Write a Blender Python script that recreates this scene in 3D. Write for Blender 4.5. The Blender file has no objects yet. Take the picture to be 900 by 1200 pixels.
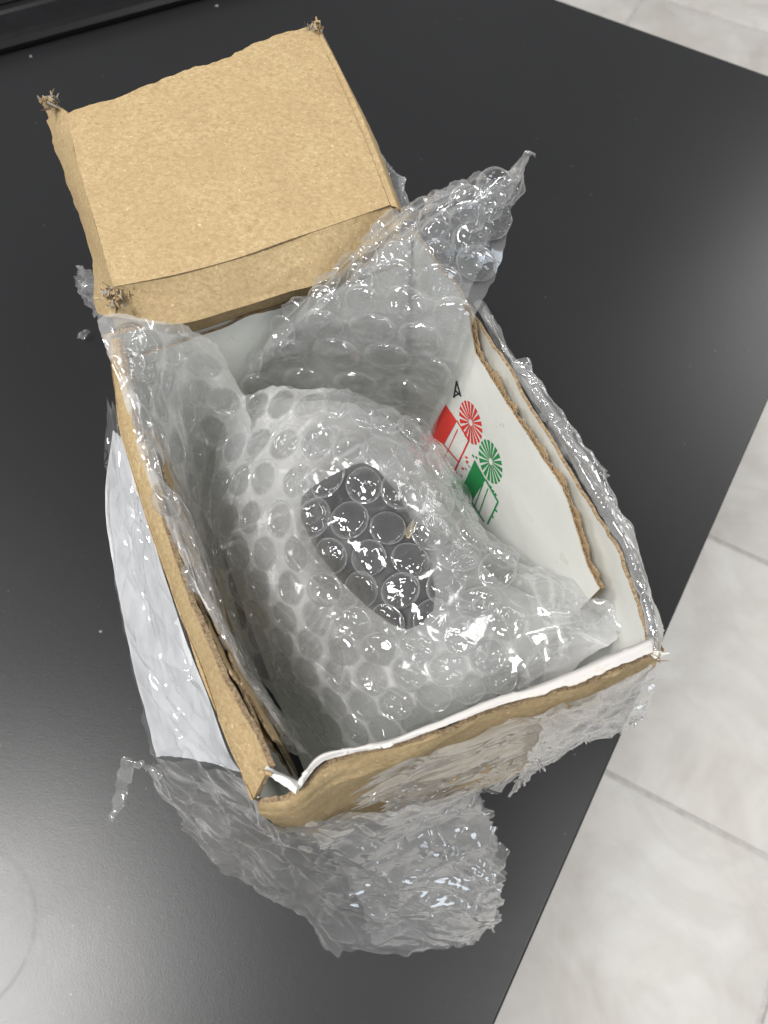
import bpy, bmesh, math, random
import numpy as np
from mathutils import Matrix, Vector

random.seed(7)
np.random.seed(7)
scene = bpy.context.scene
COL = scene.collection

# ------------------------------------------------------------------ camera
F_PX = 913.0                       # focal length in photo pixels (900 x 1200)
CAM_H = 0.300                      # camera height above the table top
RIM = 0.145                        # height of the box
DOWN = np.array([-0.00655889, 0.41106982, 0.91158027])
FW = np.array([0, 0, 1.0]) - DOWN * DOWN[2]
FW /= np.linalg.norm(FW)
RT = np.cross(DOWN, FW)


def at(px, py, z):
    """photo pixel at height z above the table -> world point"""
    d = np.array([px - 450.0, py - 600.0, F_PX])
    s = (CAM_H - z) / float(d @ DOWN)
    d = d * s
    return np.array([d @ RT, d @ FW, z])


cam_d = bpy.data.cameras.new('camera')
cam = bpy.data.objects.new('camera', cam_d)
COL.objects.link(cam)
cam_d.sensor_fit = 'VERTICAL'
cam_d.sensor_height = 36.0
cam_d.sensor_width = 27.0
cam_d.lens = F_PX / 1200 * 36.0
cam_d.clip_start = 0.01
cam_d.clip_end = 50
basis = np.array([RT, FW, -DOWN])          # image axes -> world
M = Matrix.Identity(4)
for i in range(3):
    M[i][0] = basis[i][0]
    M[i][1] = -basis[i][1]
    M[i][2] = -basis[i][2]
M[2][3] = CAM_H
cam.matrix_world = M
cam_d.dof.use_dof = True
cam_d.dof.focus_distance = 0.19
cam_d.dof.aperture_fstop = 26.0
scene.camera = cam

# ------------------------------------------------------------------ light
world = bpy.data.worlds.new('World')
scene.world = world
world.use_nodes = True
bg = world.node_tree.nodes['Background']
bg.inputs[0].default_value = (0.97, 0.98, 1.0, 1)
bg.inputs[1].default_value = 0.215


def area(name, loc, target, size, power, color=(1, 0.985, 0.965)):
    d = bpy.data.lights.new(name, 'AREA')
    d.shape = 'RECTANGLE'
    d.size, d.size_y = size
    d.energy = power
    d.color = color
    o = bpy.data.objects.new(name, d)
    COL.objects.link(o)
    o.location = loc
    o.rotation_euler = (Vector(target) - Vector(loc)).to_track_quat('-Z', 'Y').to_euler()
    return o


area('overhead_light', (-0.57, -0.33, 1.75), (-0.1, 0.0, 0), (0.7, 0.42), 37)
area('overhead_light', (3.3, 2.4, 1.75), (0.9, 0.8, 0), (1.8, 1.4), 44)
area('overhead_light', (-2.0, 0.6, 1.75), (-0.6, 0.4, 0), (0.30, 1.2), 26)
area('overhead_light', (1.2, -0.5, 1.75), (0.6, -0.2, 0), (1.2, 0.30), 13)  # unseen extra light, added for more sparkle on the film
area('window', (0.8, -2.2, 0.9), (0.1, 0.0, 0.1), (0.8, 0.8), 9, (0.80, 0.90, 1.0))

vs = scene.view_settings
vs.view_transform = 'Standard'
vs.look = 'None'
vs.exposure = 0.0
vs.gamma = 1.0
vs.use_curve_mapping = False
scene.render.engine = 'CYCLES'
cy = scene.cycles
cy.transparent_max_bounces = 24
cy.max_bounces = 7
cy.diffuse_bounces = 5
cy.glossy_bounces = 3
cy.transmission_bounces = 4
cy.sample_clamp_indirect = 6
cy.use_denoising = True
cy.adaptive_threshold = 0.025
cy.caustics_reflective = False
cy.caustics_refractive = False


# ------------------------------------------------------------------ noise
class Perlin:
    def __init__(self, seed):
        r = np.random.RandomState(seed)
        self.p = np.concatenate([r.permutation(256)] * 3)
        g = r.normal(size=(256, 3))
        self.g = g / np.linalg.norm(g, axis=1)[:, None]

    def __call__(self, P):
        P = np.asarray(P, float)
        i = np.floor(P).astype(int)
        f = P - i
        i &= 255
        w = f * f * f * (f * (f * 6 - 15) + 10)
        out = 0
        for a in (0, 1):
            for b in (0, 1):
                for c in (0, 1):
                    h = self.p[self.p[self.p[i[..., 0] + a] + i[..., 1] + b] + i[..., 2] + c]
                    d = f - np.array([a, b, c])
                    n = (self.g[h] * d).sum(-1)
                    wt = (w[..., 0] if a else 1 - w[..., 0]) * (w[..., 1] if b else 1 - w[..., 1]) * (w[..., 2] if c else 1 - w[..., 2])
                    out = out + n * wt
        return out


def crumple(P, seed, size):
    """sum of warped folds: flat facets that meet in sharp creases, about -1..1"""
    n1, n2 = Perlin(seed), Perlin(seed + 1)
    r = np.random.RandomState(seed + 2)
    q = P / size
    warp = np.stack([n1(q * 0.45), n2(q * 0.45 + 7.3), n1(q * 0.45 + 13.1)], -1) * 1.3
    qw = q + warp
    h = 0
    for k in range(5):
        d = r.normal(size=3)
        d /= np.linalg.norm(d)
        t = (qw @ d) * r.uniform(0.6, 1.5) + r.uniform(0, 9)
        tri = np.abs((t % 1.0) - 0.5) * 4 - 1
        m = np.clip(n2(q * 0.5 + 3.7 * k) * 2.2 + 0.5, 0, 1)
        h = h + tri * m
    rid = 1 - np.abs(n1(q * 1.1 + 31)) * 4
    return h * 0.4 + rid * 0.5


def creases(P, seed, count, length, width):
    """sharp straight wrinkles scattered over the sheet, each fading out at its ends; about 0..1"""
    r = np.random.RandomState(seed)
    F = P.reshape(-1, 3)
    h = np.zeros(len(F))
    for k in range(count):
        a = F[r.randint(len(F))]
        cand = F[r.randint(len(F), size=40)]
        d = cand - a
        l = np.linalg.norm(d, axis=1)
        d = d[np.argmin(np.abs(l - length))]
        d = d / (np.linalg.norm(d) + 1e-9)
        L = length * r.uniform(0.4, 1.3)
        w = width * r.uniform(0.5, 1.6)
        rel = F - a
        t = rel @ d
        side = np.linalg.norm(rel - t[:, None] * d, axis=1)
        e = np.clip(1 - np.abs(t) / L, 0, 1)
        h += r.choice([-1, 1]) * r.uniform(.4, 1) * np.sqrt(e) * np.exp(-(side / w)) * (side < 6 * w)
    return h.reshape(P.shape[:-1])


# ------------------------------------------------------------------ mesh helpers
def new_mesh(name, verts, faces, mat=None, smooth=True, parent=None, uv=None):
    me = bpy.data.meshes.new(name)
    me.from_pydata([tuple(map(float, v)) for v in verts], [], faces)
    if smooth:
        me.polygons.foreach_set('use_smooth', [True] * len(me.polygons))
    if uv is not None:
        l = me.uv_layers.new(name='UVMap')
        vi = np.zeros(len(me.loops), dtype=int)
        me.loops.foreach_get('vertex_index', vi)
        l.data.foreach_set('uv', np.asarray(uv)[vi].ravel())
    me.update()
    o = bpy.data.objects.new(name, me)
    if mat:
        me.materials.append(mat)
    COL.objects.link(o)
    if parent:
        o.parent = parent
    return o


def tag(o, label=None, cat=None, group=None, kind=None):
    if label:
        o['label'] = label
    if cat:
        o['category'] = cat
    if group:
        o['group'] = group
    if kind:
        o['kind'] = kind
    return o


def thing(name, label, cat, group=None):
    o = bpy.data.objects.new(name, None)
    o.empty_display_size = 0.01
    COL.objects.link(o)
    return tag(o, label, cat, group)


def cr(ctrl, t):
    """Catmull-Rom through ctrl[k] at parameter t in 0..n-1 (axis 0)"""
    n = len(ctrl)
    t = np.clip(t, 0, n - 1 - 1e-9)
    i = np.floor(t).astype(int)
    f = t - i
    ext = np.concatenate([[2 * ctrl[0] - ctrl[1]], ctrl, [2 * ctrl[-1] - ctrl[-2]]])
    p0, p1, p2, p3 = ext[i], ext[i + 1], ext[i + 2], ext[i + 3]
    sh = f.reshape(f.shape + (1,) * (ctrl.ndim - 1))
    return 0.5 * (2 * p1 + (p2 - p0) * sh + (2 * p0 - 5 * p1 + 4 * p2 - p3) * sh ** 2 + (3 * p1 - p0 - 3 * p2 + p3) * sh ** 3)


def lin(ctrl, t):
    n = len(ctrl)
    t = np.clip(t, 0, n - 1 - 1e-9)
    i = np.floor(t).astype(int)
    f = (t - i).reshape(t.shape + (1,) * (ctrl.ndim - 1))
    return ctrl[i] * (1 - f) + ctrl[i + 1] * f


def world_grid(rows):
    return np.array([[at(*p) if len(p) == 3 else np.array(p[1:]) for p in r] for r in rows])


def fine(ctrl, nu, nv, frow=cr, fcol=cr):
    """ctrl[R][C][3] -> (nu+1, nv+1, 3)"""
    a = frow(ctrl, np.linspace(0, len(ctrl) - 1, nu + 1))
    b = fcol(np.swapaxes(a, 0, 1), np.linspace(0, ctrl.shape[1] - 1, nv + 1))
    return np.swapaxes(b, 0, 1)


def normals(G):
    du = np.gradient(G, axis=0)
    dv = np.gradient(G, axis=1)
    n = np.cross(du, dv)
    l = np.linalg.norm(n, axis=-1, keepdims=True)
    n = n / np.maximum(l, 1e-12)
    return n * (1 if n[..., 2].mean() >= 0 else -1)


def ragged(ctrl, nu, nv, seed, amt=(0.2, 0.2, 0.2, 0.2), freq=9, frow=cr, fcol=cr):
    """fine grid whose borders wander by up to amt control cells (top row, bottom row, left, right)"""
    n = Perlin(seed)
    R, C = ctrl.shape[:2]
    base_u = np.linspace(0, 1, nu + 1)
    base_v = np.linspace(0, 1, nv + 1)

    def wig(t, k):
        z = np.zeros_like(t)
        a = n(np.stack([t * freq, z + 3.1 * k, z], -1)) + 0.5 * n(np.stack([t * freq * 3.3, z + 5.7 * k, z + 9], -1)) + 0.12 * n(np.stack([t * freq * 9, z + 1.7 * k, z + 19], -1))
        return np.clip(0.5 + 1.1 * a, 0, 1)
    r0 = wig(base_v, 1) * amt[0]
    r1 = (R - 1) - wig(base_v, 2) * amt[1]
    c0 = wig(base_u, 3) * amt[2]
    c1 = (C - 1) - wig(base_u, 4) * amt[3]
    U = r0[None, :] + base_u[:, None] * (r1 - r0)[None, :]
    V = c0[:, None] + base_v[None, :] * (c1 - c0)[:, None]
    # evaluate tensor spline at arbitrary (U,V): interpolate on a dense grid
    K = 16
    D = fine(ctrl, (R - 1) * K, (C - 1) * K, frow, fcol)
    u = np.clip(U * K, 0, D.shape[0] - 1.0001)
    v = np.clip(V * K, 0, D.shape[1] - 1.0001)
    i, j = u.astype(int), v.astype(int)
    fu, fv = (u - i)[..., None], (v - j)[..., None]
    return (D[i, j] * (1 - fu) * (1 - fv) + D[i + 1, j] * fu * (1 - fv) + D[i, j + 1] * (1 - fu) * fv + D[i + 1, j + 1] * fu * fv)


def grid_faces(nu, nv, off=0):
    w = nv + 1
    return [(off + i * w + j, off + i * w + j + 1, off + (i + 1) * w + j + 1, off + (i + 1) * w + j) for i in range(nu) for j in range(nv)]


def grid_uv(nu, nv):
    return np.array([(i / nu, j / nv) for i in range(nu + 1) for j in range(nv + 1)])


def sheet(name, G, mat, parent=None):
    nu, nv = G.shape[0] - 1, G.shape[1] - 1
    return new_mesh(name, G.reshape(-1, 3), grid_faces(nu, nv), mat, True, parent, grid_uv(nu, nv))


def slab(name, G, thick, mats, parent=None, N=None):
    """thick sheet: G is the outer face, offset by -N*thick to the inner face; mats = outer, inner, edge"""
    nu, nv = G.shape[0] - 1, G.shape[1] - 1
    if N is None:
        N = normals(G)
    I = G - N * thick
    v = np.concatenate([G.reshape(-1, 3), I.reshape(-1, 3)])
    k = (nu + 1) * (nv + 1)
    fo = grid_faces(nu, nv)
    fi = [tuple(reversed(f)) for f in grid_faces(nu, nv, k)]
    w = nv + 1
    border = [(i * w) for i in range(nu + 1)] + [nu * w + j for j in range(1, nv + 1)] + [i * w + nv for i in range(nu - 1, -1, -1)] + [j for j in range(nv - 1, 0, -1)]
    fe = []
    for a in range(len(border)):
        p, q = border[a], border[(a + 1) % len(border)]
        fe.append((p, q, q + k, p + k))
    o = new_mesh(name, v, fo + fi + fe, None, True, parent)
    for m in mats:
        o.data.materials.append(m)
    idx = [0] * len(fo) + [1] * len(fi) + [2] * len(fe)
    o.data.polygons.foreach_set('material_index', idx)
    sm = [True] * (len(fo) + len(fi)) + [False] * len(fe)
    o.data.polygons.foreach_set('use_smooth', sm)
    # hard edge round the border
    bm = bmesh.new()
    bm.from_mesh(o.data)
    for e in bm.edges:
        if len(e.link_faces) == 2 and e.link_faces[0].material_index != e.link_faces[1].material_index:
            e.smooth = False
    bmesh.ops.recalc_face_normals(bm, faces=bm.faces)
    bm.to_mesh(o.data)
    bm.free()
    return o


def box_mesh(name, lo, hi, mat, parent=None, bevel=0.0, rot=None, org=(0, 0, 0)):
    bm = bmesh.new()
    bmesh.ops.create_cube(bm, size=1)
    lo, hi = Vector(lo), Vector(hi)
    for v in bm.verts:
        v.co = Vector([(lo[i] + hi[i]) / 2 + v.co[i] * (hi[i] - lo[i]) for i in range(3)])
    if bevel:
        bmesh.ops.bevel(bm, geom=bm.edges[:], offset=bevel, segments=3, affect='EDGES', profile=0.5)
    me = bpy.data.meshes.new(name)
    bm.to_mesh(me)
    bm.free()
    if bevel:
        me.polygons.foreach_set('use_smooth', [True] * len(me.polygons))
    me.materials.append(mat)
    o = bpy.data.objects.new(name, me)
    COL.objects.link(o)
    if rot is not None:
        o.rotation_euler = (0, 0, rot)
    o.location = org
    if parent:
        o.parent = parent
    return o


# ------------------------------------------------------------------ materials
class NT:
    def __init__(self, name):
        self.m = bpy.data.materials.new(name)
        self.m.use_nodes = True
        self.t = self.m.node_tree
        self.t.nodes.clear()
        self.out = self.n('ShaderNodeOutputMaterial')

    def n(self, typ, **kw):
        nd = self.t.nodes.new(typ)
        for k, v in kw.items():
            if isinstance(v, tuple) and k == 'ins':
                pass
            setattr(nd, k, v)
        return nd

    def link(self, a, b):
        self.t.links.new(a, b)

    def val(self, sock, v):
        if isinstance(v, bpy.types.NodeSocket):
            self.link(v, sock)
        else:
            sock.default_value = v

    def coord(self, which='Object'):
        return self.n('ShaderNodeTexCoord').outputs[which]

    def noise(self, scale, detail=3, rough=0.5, vec=None, dist=0.0):
        nd = self.n('ShaderNodeTexNoise')
        nd.inputs['Scale'].default_value = scale
        nd.inputs['Detail'].default_value = detail
        nd.inputs['Roughness'].default_value = rough
        nd.inputs['Distortion'].default_value = dist
        if vec is not None:
            self.link(vec, nd.inputs['Vector'])
        return nd.outputs['Fac']

    def voronoi(self, scale, vec=None, feature='F1', rnd=1.0):
        nd = self.n('ShaderNodeTexVoronoi')
        nd.feature = feature
        nd.inputs['Scale'].default_value = scale
        nd.inputs['Randomness'].default_value = rnd
        if vec is not None:
            self.link(vec, nd.inputs['Vector'])
        return nd.outputs['Distance']

    def ramp(self, fac, stops):
        nd = self.n('ShaderNodeValToRGB')
        e = nd.color_ramp.elements
        while len(e) < len(stops):
            e.new(0.5)
        for k, (p, c) in enumerate(stops):
            e[k].position = p
            e[k].color = c if len(c) == 4 else (*c, 1)
        self.link(fac, nd.inputs['Fac'])
        return nd.outputs['Color']

    def math(self, op, a, b=0.0, c=0.0, clamp=False):
        nd = self.n('ShaderNodeMath', operation=op, use_clamp=clamp)
        self.val(nd.inputs[0], a)
        self.val(nd.inputs[1], b)
        self.val(nd.inputs[2], c)
        return nd.outputs[0]

    def maprange(self, v, a, b, c, d):
        nd = self.n('ShaderNodeMapRange')
        self.link(v, nd.inputs[0])
        for k, x in enumerate((a, b, c, d)):
            nd.inputs[k + 1].default_value = x
        return nd.outputs[0]

    def mixc(self, fac, a, b, blend='MIX'):
        nd = self.n('ShaderNodeMix', data_type='RGBA', blend_type=blend)
        self.val(nd.inputs[0], fac)
        self.val(nd.inputs[6], a if isinstance(a, bpy.types.NodeSocket) else (*a, 1))
        self.val(nd.inputs[7], b if isinstance(b, bpy.types.NodeSocket) else (*b, 1))
        return nd.outputs[2]

    def mixs(self, fac, a, b):
        nd = self.n('ShaderNodeMixShader')
        self.val(nd.inputs[0], fac)
        self.link(a, nd.inputs[1])
        self.link(b, nd.inputs[2])
        return nd.outputs[0]

    def bump(self, h, strength, dist, normal=None):
        nd = self.n('ShaderNodeBump')
        nd.inputs['Strength'].default_value = strength
        nd.inputs['Distance'].default_value = dist
        self.link(h, nd.inputs['Height'])
        if normal is not None:
            self.link(normal, nd.inputs['Normal'])
        return nd.outputs[0]

    def bsdf(self, color, rough=0.5, normal=None, **kw):
        nd = self.n('ShaderNodeBsdfPrincipled')
        self.val(nd.inputs['Base Color'], color if isinstance(color, bpy.types.NodeSocket) else (*color, 1))
        self.val(nd.inputs['Roughness'], rough)
        if normal is not None:
            self.link(normal, nd.inputs['Normal'])
        for k, v in kw.items():
            self.val(nd.inputs[k.replace('_', ' ')], v)
        return nd.outputs[0]

    def done(self, sh):
        self.link(sh, self.out.inputs['Surface'])
        return self.m


def geo_pos(N):
    return N.n('ShaderNodeNewGeometry').outputs['Position']


def mat_cardboard(name, light=(0.395, 0.292, 0.155), dark=(0.265, 0.186, 0.092), stretch=(1, 1, 1)):
    N = NT(name)
    p = geo_pos(N)
    big = N.noise(28, 4, 0.6, p)
    c = N.mixc(N.maprange(big, 0.3, 0.7, 0, 1), dark, light)
    c = N.mixc(0.55, c, light)
    mp = N.n('ShaderNodeMapping')
    mp.inputs['Rotation'].default_value = (0, 0, math.radians(24))
    mp.inputs['Scale'].default_value = (1.0, 1.35, 1.2)
    N.link(p, mp.inputs['Vector'])
    fib = N.noise(800, 3, 0.75, mp.outputs[0], 0.6)
    c = N.mixc(N.maprange(fib, 0.32, 0.68, 0.0, 1.0), N.mixc(0.35, dark, light), N.mixc(0.45, light, (0.58, 0.46, 0.26)))
    fl = N.noise(1050, 1, 0.4, mp.outputs[0], 0.8)
    c = N.mixc(N.maprange(fl, 0.70, 0.76, 0, 0.6), c, (0.20, 0.12, 0.055))
    fl2 = N.noise(1300, 1, 0.4, p, 0.7)
    c = N.mixc(N.maprange(fl2, 0.70, 0.78, 0, 0.5), c, (0.85, 0.70, 0.50))
    c = N.mixc(N.maprange(N.noise(75, 3, 0.6, p), 0.35, 0.65, 0.0, 0.28), c, (0.33, 0.215, 0.11))
    b = N.bump(fib, 0.22, 0.0003)
    b = N.bump(N.noise(90, 3, 0.5, p), 0.25, 0.0012, b)
    return N.done(N.bsdf(c, 0.78, b, Specular_IOR_Level=0.25))


def mat_torn(name):
    N = NT(name)
    p = geo_pos(N)
    f = N.noise(1500, 4, 0.7, p, 0.5)
    c = N.mixc(N.maprange(f, 0.3, 0.7, 0, 1), (0.13, 0.08, 0.04), (0.48, 0.36, 0.22))
    return N.done(N.bsdf(c, 0.9, N.bump(f, 0.8, 0.0006)))


def mat_white_card(name, col=(0.74, 0.74, 0.71), spec=0.3, rough=0.6):
    N = NT(name)
    p = geo_pos(N)
    a = N.noise(35, 4, 0.6, p)
    c = N.mixc(N.maprange(a, 0.3, 0.75, 0, 0.5), col, tuple(x * y for x, y in zip(col, (0.86, 0.85, 0.82))))
    s = N.noise(160, 3, 0.7, p, 0.4)
    c = N.mixc(N.maprange(s, 0.66, 0.74, 0, 0.45), c, (0.45, 0.38, 0.29))
    b = N.bump(N.noise(60, 3, 0.5, p), 0.35, 0.0012)
    b = N.bump(N.noise(900, 2, 0.5, p), 0.10, 0.0002, b)
    return N.done(N.bsdf(c, rough, b, Specular_IOR_Level=spec))


def mat_film(name, haze=0.2, rough=0.05, tint=(0.97, 0.975, 0.98), hcol=(0.90, 0.905, 0.905), refl=0.09, edge=0.30):
    """thin clear plastic: see-through, a little milky (more at welds and creases), glossy on both faces"""
    N = NT(name)
    at_ = N.n('ShaderNodeAttribute')
    at_.attribute_name = 'haze'
    lw = N.n('ShaderNodeLayerWeight')
    lw.inputs['Blend'].default_value = 0.5
    f2 = N.math('MULTIPLY', lw.outputs['Facing'], lw.outputs['Facing'])
    f4 = N.math('MULTIPLY', f2, f2)
    sch = N.math('MULTIPLY_ADD', f4, 0.7, refl, clamp=True)
    hz = N.math('MULTIPLY', at_.outputs['Fac'], haze)
    hz = N.math('MINIMUM', N.math('MULTIPLY_ADD', f2, edge, hz), 0.95)
    tr = N.n('ShaderNodeBsdfTransparent')
    tr.inputs[0].default_value = (*tint, 1)
    df = N.n('ShaderNodeBsdfDiffuse')
    df.inputs[0].default_value = (*hcol, 1)
    tl = N.n('ShaderNodeBsdfTranslucent')
    tl.inputs[0].default_value = (*hcol, 1)
    body = N.mixs(hz, tr.outputs[0], N.mixs(0.5, df.outputs[0], tl.outputs[0]))
    gl = N.n('ShaderNodeBsdfGlossy')
    gl.inputs[0].default_value = (1, 1, 1, 1)
    gl.inputs['Roughness'].default_value = rough
    return N.done(N.mixs(sch, body, gl.outputs[0]))


def set_haze(o, v):
    a = o.data.attributes.new('haze', 'FLOAT', 'POINT')
    a.data.foreach_set('value', np.asarray(v, dtype=np.float32).ravel())


def sheet_haze(G, h, seed=5, crease=1.2):
    """milkiness per vertex: cloudy patches, plus stress-whitened creases where the relief h bends sharply"""
    n = Perlin(seed)
    lap = np.abs(np.gradient(np.gradient(h, axis=0), axis=0)) + np.abs(np.gradient(np.gradient(h, axis=1), axis=1))
    lap = lap / (np.percentile(lap, 97) + 1e-12)
    return np.clip(1 + 0.9 * n(G / 0.012) + crease * np.clip(lap - 0.3, 0, 1), 0.1, 4)


def mat_plain(name, col, rough=0.5, spec=0.5, bump=None):
    N = NT(name)
    p = geo_pos(N)
    a = N.noise(120, 3, 0.6, p)
    c = N.mixc(N.maprange(a, 0.3, 0.7, 0, 1), tuple(x * 0.85 for x in col), tuple(min(1, x * 1.12) for x in col))
    b = N.bump(N.noise(bump or 800, 2, 0.5, p), 0.1, 0.0003)
    return N.done(N.bsdf(c, rough, b, Specular_IOR_Level=spec))


def mat_metal(name, col):
    N = NT(name)
    return N.done(N.bsdf(col, N.maprange(N.noise(900, 2, 0.5, geo_pos(N)), 0.3, 0.7, 0.18, 0.32), None, Metallic=1.0))


def mat_table():
    N = NT('table_laminate')
    p = geo_pos(N)
    a = N.noise(3.5, 4, 0.6, p)
    c = N.mixc(N.maprange(a, 0.3, 0.7, 0, 1), (0.0150, 0.0154, 0.0165), (0.018, 0.0184, 0.0195))
    grain = N.noise(1600, 3, 0.6, p, 0.3)
    g2 = N.noise(420, 2, 0.5, p)
    c = N.mixc(N.maprange(N.noise(700, 0, 0.5, p), 0.86, 0.89, 0, 0.2), c, (0.4, 0.4, 0.4))
    sm = N.noise(9, 4, 0.65, p, 0.8)
    r = N.maprange(sm, 0.3, 0.75, 0.31, 0.35)
    b = N.bump(grain, 0.10, 0.00030)
    b = N.bump(g2, 0.04, 0.0004, b)
    # faint ring left by a cup
    ring = N.n('ShaderNodeVectorMath', operation='DISTANCE')
    N.link(p, ring.inputs[0])
    ring.inputs[1].default_value = tuple(at(-52, 1092, 0))
    rm = N.math('ABSOLUTE', N.math('SUBTRACT', ring.outputs['Value'], 0.0265))
    rm = N.math('MULTIPLY', N.maprange(rm, 0.0, 0.0012, 1, 0), N.maprange(N.noise(120, 3, 0.6, p), 0.35, 0.6, 0.2, 1))
    r = N.math('MULTIPLY_ADD', rm, 0.035, r)
    return N.done(N.bsdf(c, r, b, Specular_IOR_Level=0.5))


def mat_tile():
    N = NT('ceramic_tile')
    oi = N.n('ShaderNodeObjectInfo').outputs['Random']
    p = geo_pos(N)
    cb = N.n('ShaderNodeCombineXYZ')
    N.link(N.math('MULTIPLY', oi, 20.0), cb.inputs[0])
    N.link(N.math('MULTIPLY', oi, 37.0), cb.inputs[1])
    va = N.n('ShaderNodeVectorMath', operation='ADD')
    N.link(p, va.inputs[0])
    N.link(cb.outputs[0], va.inputs[1])
    q = va.outputs[0]
    a = N.noise(7, 6, 0.62, q, 0.7)
    v = N.noise(4.5, 5, 0.6, q, 1.6)
    vein = N.math('ABSOLUTE', N.math('SUBTRACT', v, 0.5))
    c = N.ramp(a, [(0.28, (0.62, 0.58, 0.525)), (0.5, (0.76, 0.735, 0.69)), (0.72, (0.83, 0.815, 0.78))])
    c = N.mixc(N.maprange(vein, 0.0, 0.09, 0.22, 0.0), c, (0.52, 0.49, 0.46))
    c = N.mixc(N.maprange(N.noise(11, 4, 0.6, q), 0.55, 0.75, 0, 0.35), c, (0.60, 0.55, 0.51))
    return N.done(N.bsdf(c, 0.38, N.bump(N.noise(40, 2, 0.5, q), 0.05, 0.001), Specular_IOR_Level=0.4))


KRAFT = mat_cardboard('kraft_cardboard')
TORN = mat_torn('torn_corrugation')
WHITE = mat_white_card('white_card')
WHITE_IN = mat_white_card('white_card_inner', (0.70, 0.71, 0.67))
FLUTE = mat_cardboard('flute_paper', (0.46, 0.33, 0.19), (0.27, 0.18, 0.10))
FILM = mat_film('clear_film', 0.135, 0.08, refl=0.13, edge=0.24)
FILM_FLAT = mat_film('label_film', 0.05, 0.06, refl=0.12, edge=0.05)
FILM_MILKY = mat_film('milky_film', 0.20, 0.07, refl=0.12)
FILM_TAPE = mat_film('packing_tape', 0.07, 0.08, refl=0.16, edge=0.15)
WRAP = mat_film('bubble_wrap_film', 0.22, 0.08, refl=0.09)
FILM_WHITE = mat_film('cloudy_film', 0.34, 0.08, refl=0.10)
WRAP_IN = mat_film('bubble_wrap_inner_layers', 0.42, 0.12, refl=0.07, hcol=(0.90, 0.90, 0.89))
BUBBLE = mat_film('bubble_film', 0.075, 0.055, refl=0.085, edge=0.22)
BLACKP = mat_plain('black_plastic', (0.008, 0.008, 0.009), 0.35, 0.25)
BLACKM = mat_plain('black_matte_plastic', (0.004, 0.004, 0.0045), 0.45, 0.25)
INK = mat_plain('black_ink', (0.02, 0.02, 0.02), 0.6, 0.2)
RED = mat_plain('red_ink', (0.62, 0.045, 0.035), 0.55, 0.3)
GREEN = mat_plain('green_ink', (0.02, 0.24, 0.07), 0.55, 0.3)
PINK = mat_plain('pale_red_ink', (0.62, 0.30, 0.27), 0.55, 0.3)
PAPER = mat_plain('label_paper', (0.60, 0.605, 0.62), 0.5, 0.3)
GROUT = mat_plain('grout', (0.62, 0.60, 0.57), 0.85, 0.2, 300)
TABLE = mat_table()
TILE = mat_tile()
EDGE = mat_plain('table_edge_band', (0.022, 0.022, 0.023), 0.4, 0.4)
GREYM = mat_plain('grey_metal', (0.2, 0.2, 0.21), 0.4, 0.5)

# ------------------------------------------------------------------ floor with tiles
FLOOR_Z = -0.74
D_F = CAM_H - FLOOR_Z
TS = 0.361 * D_F
fa = math.atan2(0.01280959 - 0.10580027, 0.45832683 - 0.27703802)      # direction of the grout lines
pA = at(710, 905, FLOOR_Z)
pV = at(890, 1200, FLOOR_Z)
ex = np.array([math.cos(fa), math.sin(fa)])
ey = np.array([-math.sin(fa), math.cos(fa)])
ox = float(pV[:2] @ ex)
oy = float(pA[:2] @ ey)
org = ex * ox + ey * oy
floor = box_mesh('floor', (-3, -3, FLOOR_Z - 0.06), (3, 3.4, FLOOR_Z - 0.003), GROUT)
tag(floor, kind='structure')
tile_me = None
gap = 0.0036
for i in range(-8, 6):
    for j in range(-5, 9):
        c = org + ex * (i + 0.5) * TS + ey * (j + 0.5) * TS
        if abs(c[0]) > 2.7 or not (-2.6 < c[1] < 3.1):
            continue
        if tile_me is None:
            h = TS / 2 - gap
            o = box_mesh('tile', (-h, -h, -0.008), (h, h, 0), TILE, floor, 0.0012)
            tile_me = o.data
        else:
            o = bpy.data.objects.new('tile', tile_me)
            COL.objects.link(o)
            o.parent = floor
        o.location = (c[0], c[1], FLOOR_Z)
        o.rotation_euler = (0, 0, fa)

# ------------------------------------------------------------------ table
e1, e2 = at(580, 1200, 0), at(900, 470, 0)
f1, f2 = at(655, 0, 0), at(900, 88, 0)
dr = (e2 - e1)[:2] / np.linalg.norm((e2 - e1)[:2])
nr_ = np.array([dr[1], -dr[0]])                       # outward normal of the right edge
nf_ = dr                                              # the far edge runs square to it
right_off = float(e1[:2] @ nr_)
far_off = float(((f1 + f2) / 2)[:2] @ nf_)
ang = math.atan2(dr[1], dr[0]) - math.pi / 2          # table local x = nr_, y = dr
table = thing('table', 'dark grey laminate table under the opened box', 'table')
x0, x1, y0, y1 = right_off - 0.80, right_off, far_off - 1.30, far_off
box_mesh('tabletop', (x0, y0, -0.025), (x1, y1, 0), TABLE, table, 0.0012, rot=ang)
for lx in (x0 + 0.05, x1 - 0.05):
    for ly in (y0 + 0.05, y1 - 0.05):
        box_mesh('leg', (lx - 0.02, ly - 0.02, FLOOR_Z), (lx + 0.02, ly + 0.02, -0.0265), GREYM, table, 0.002, rot=ang)

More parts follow.
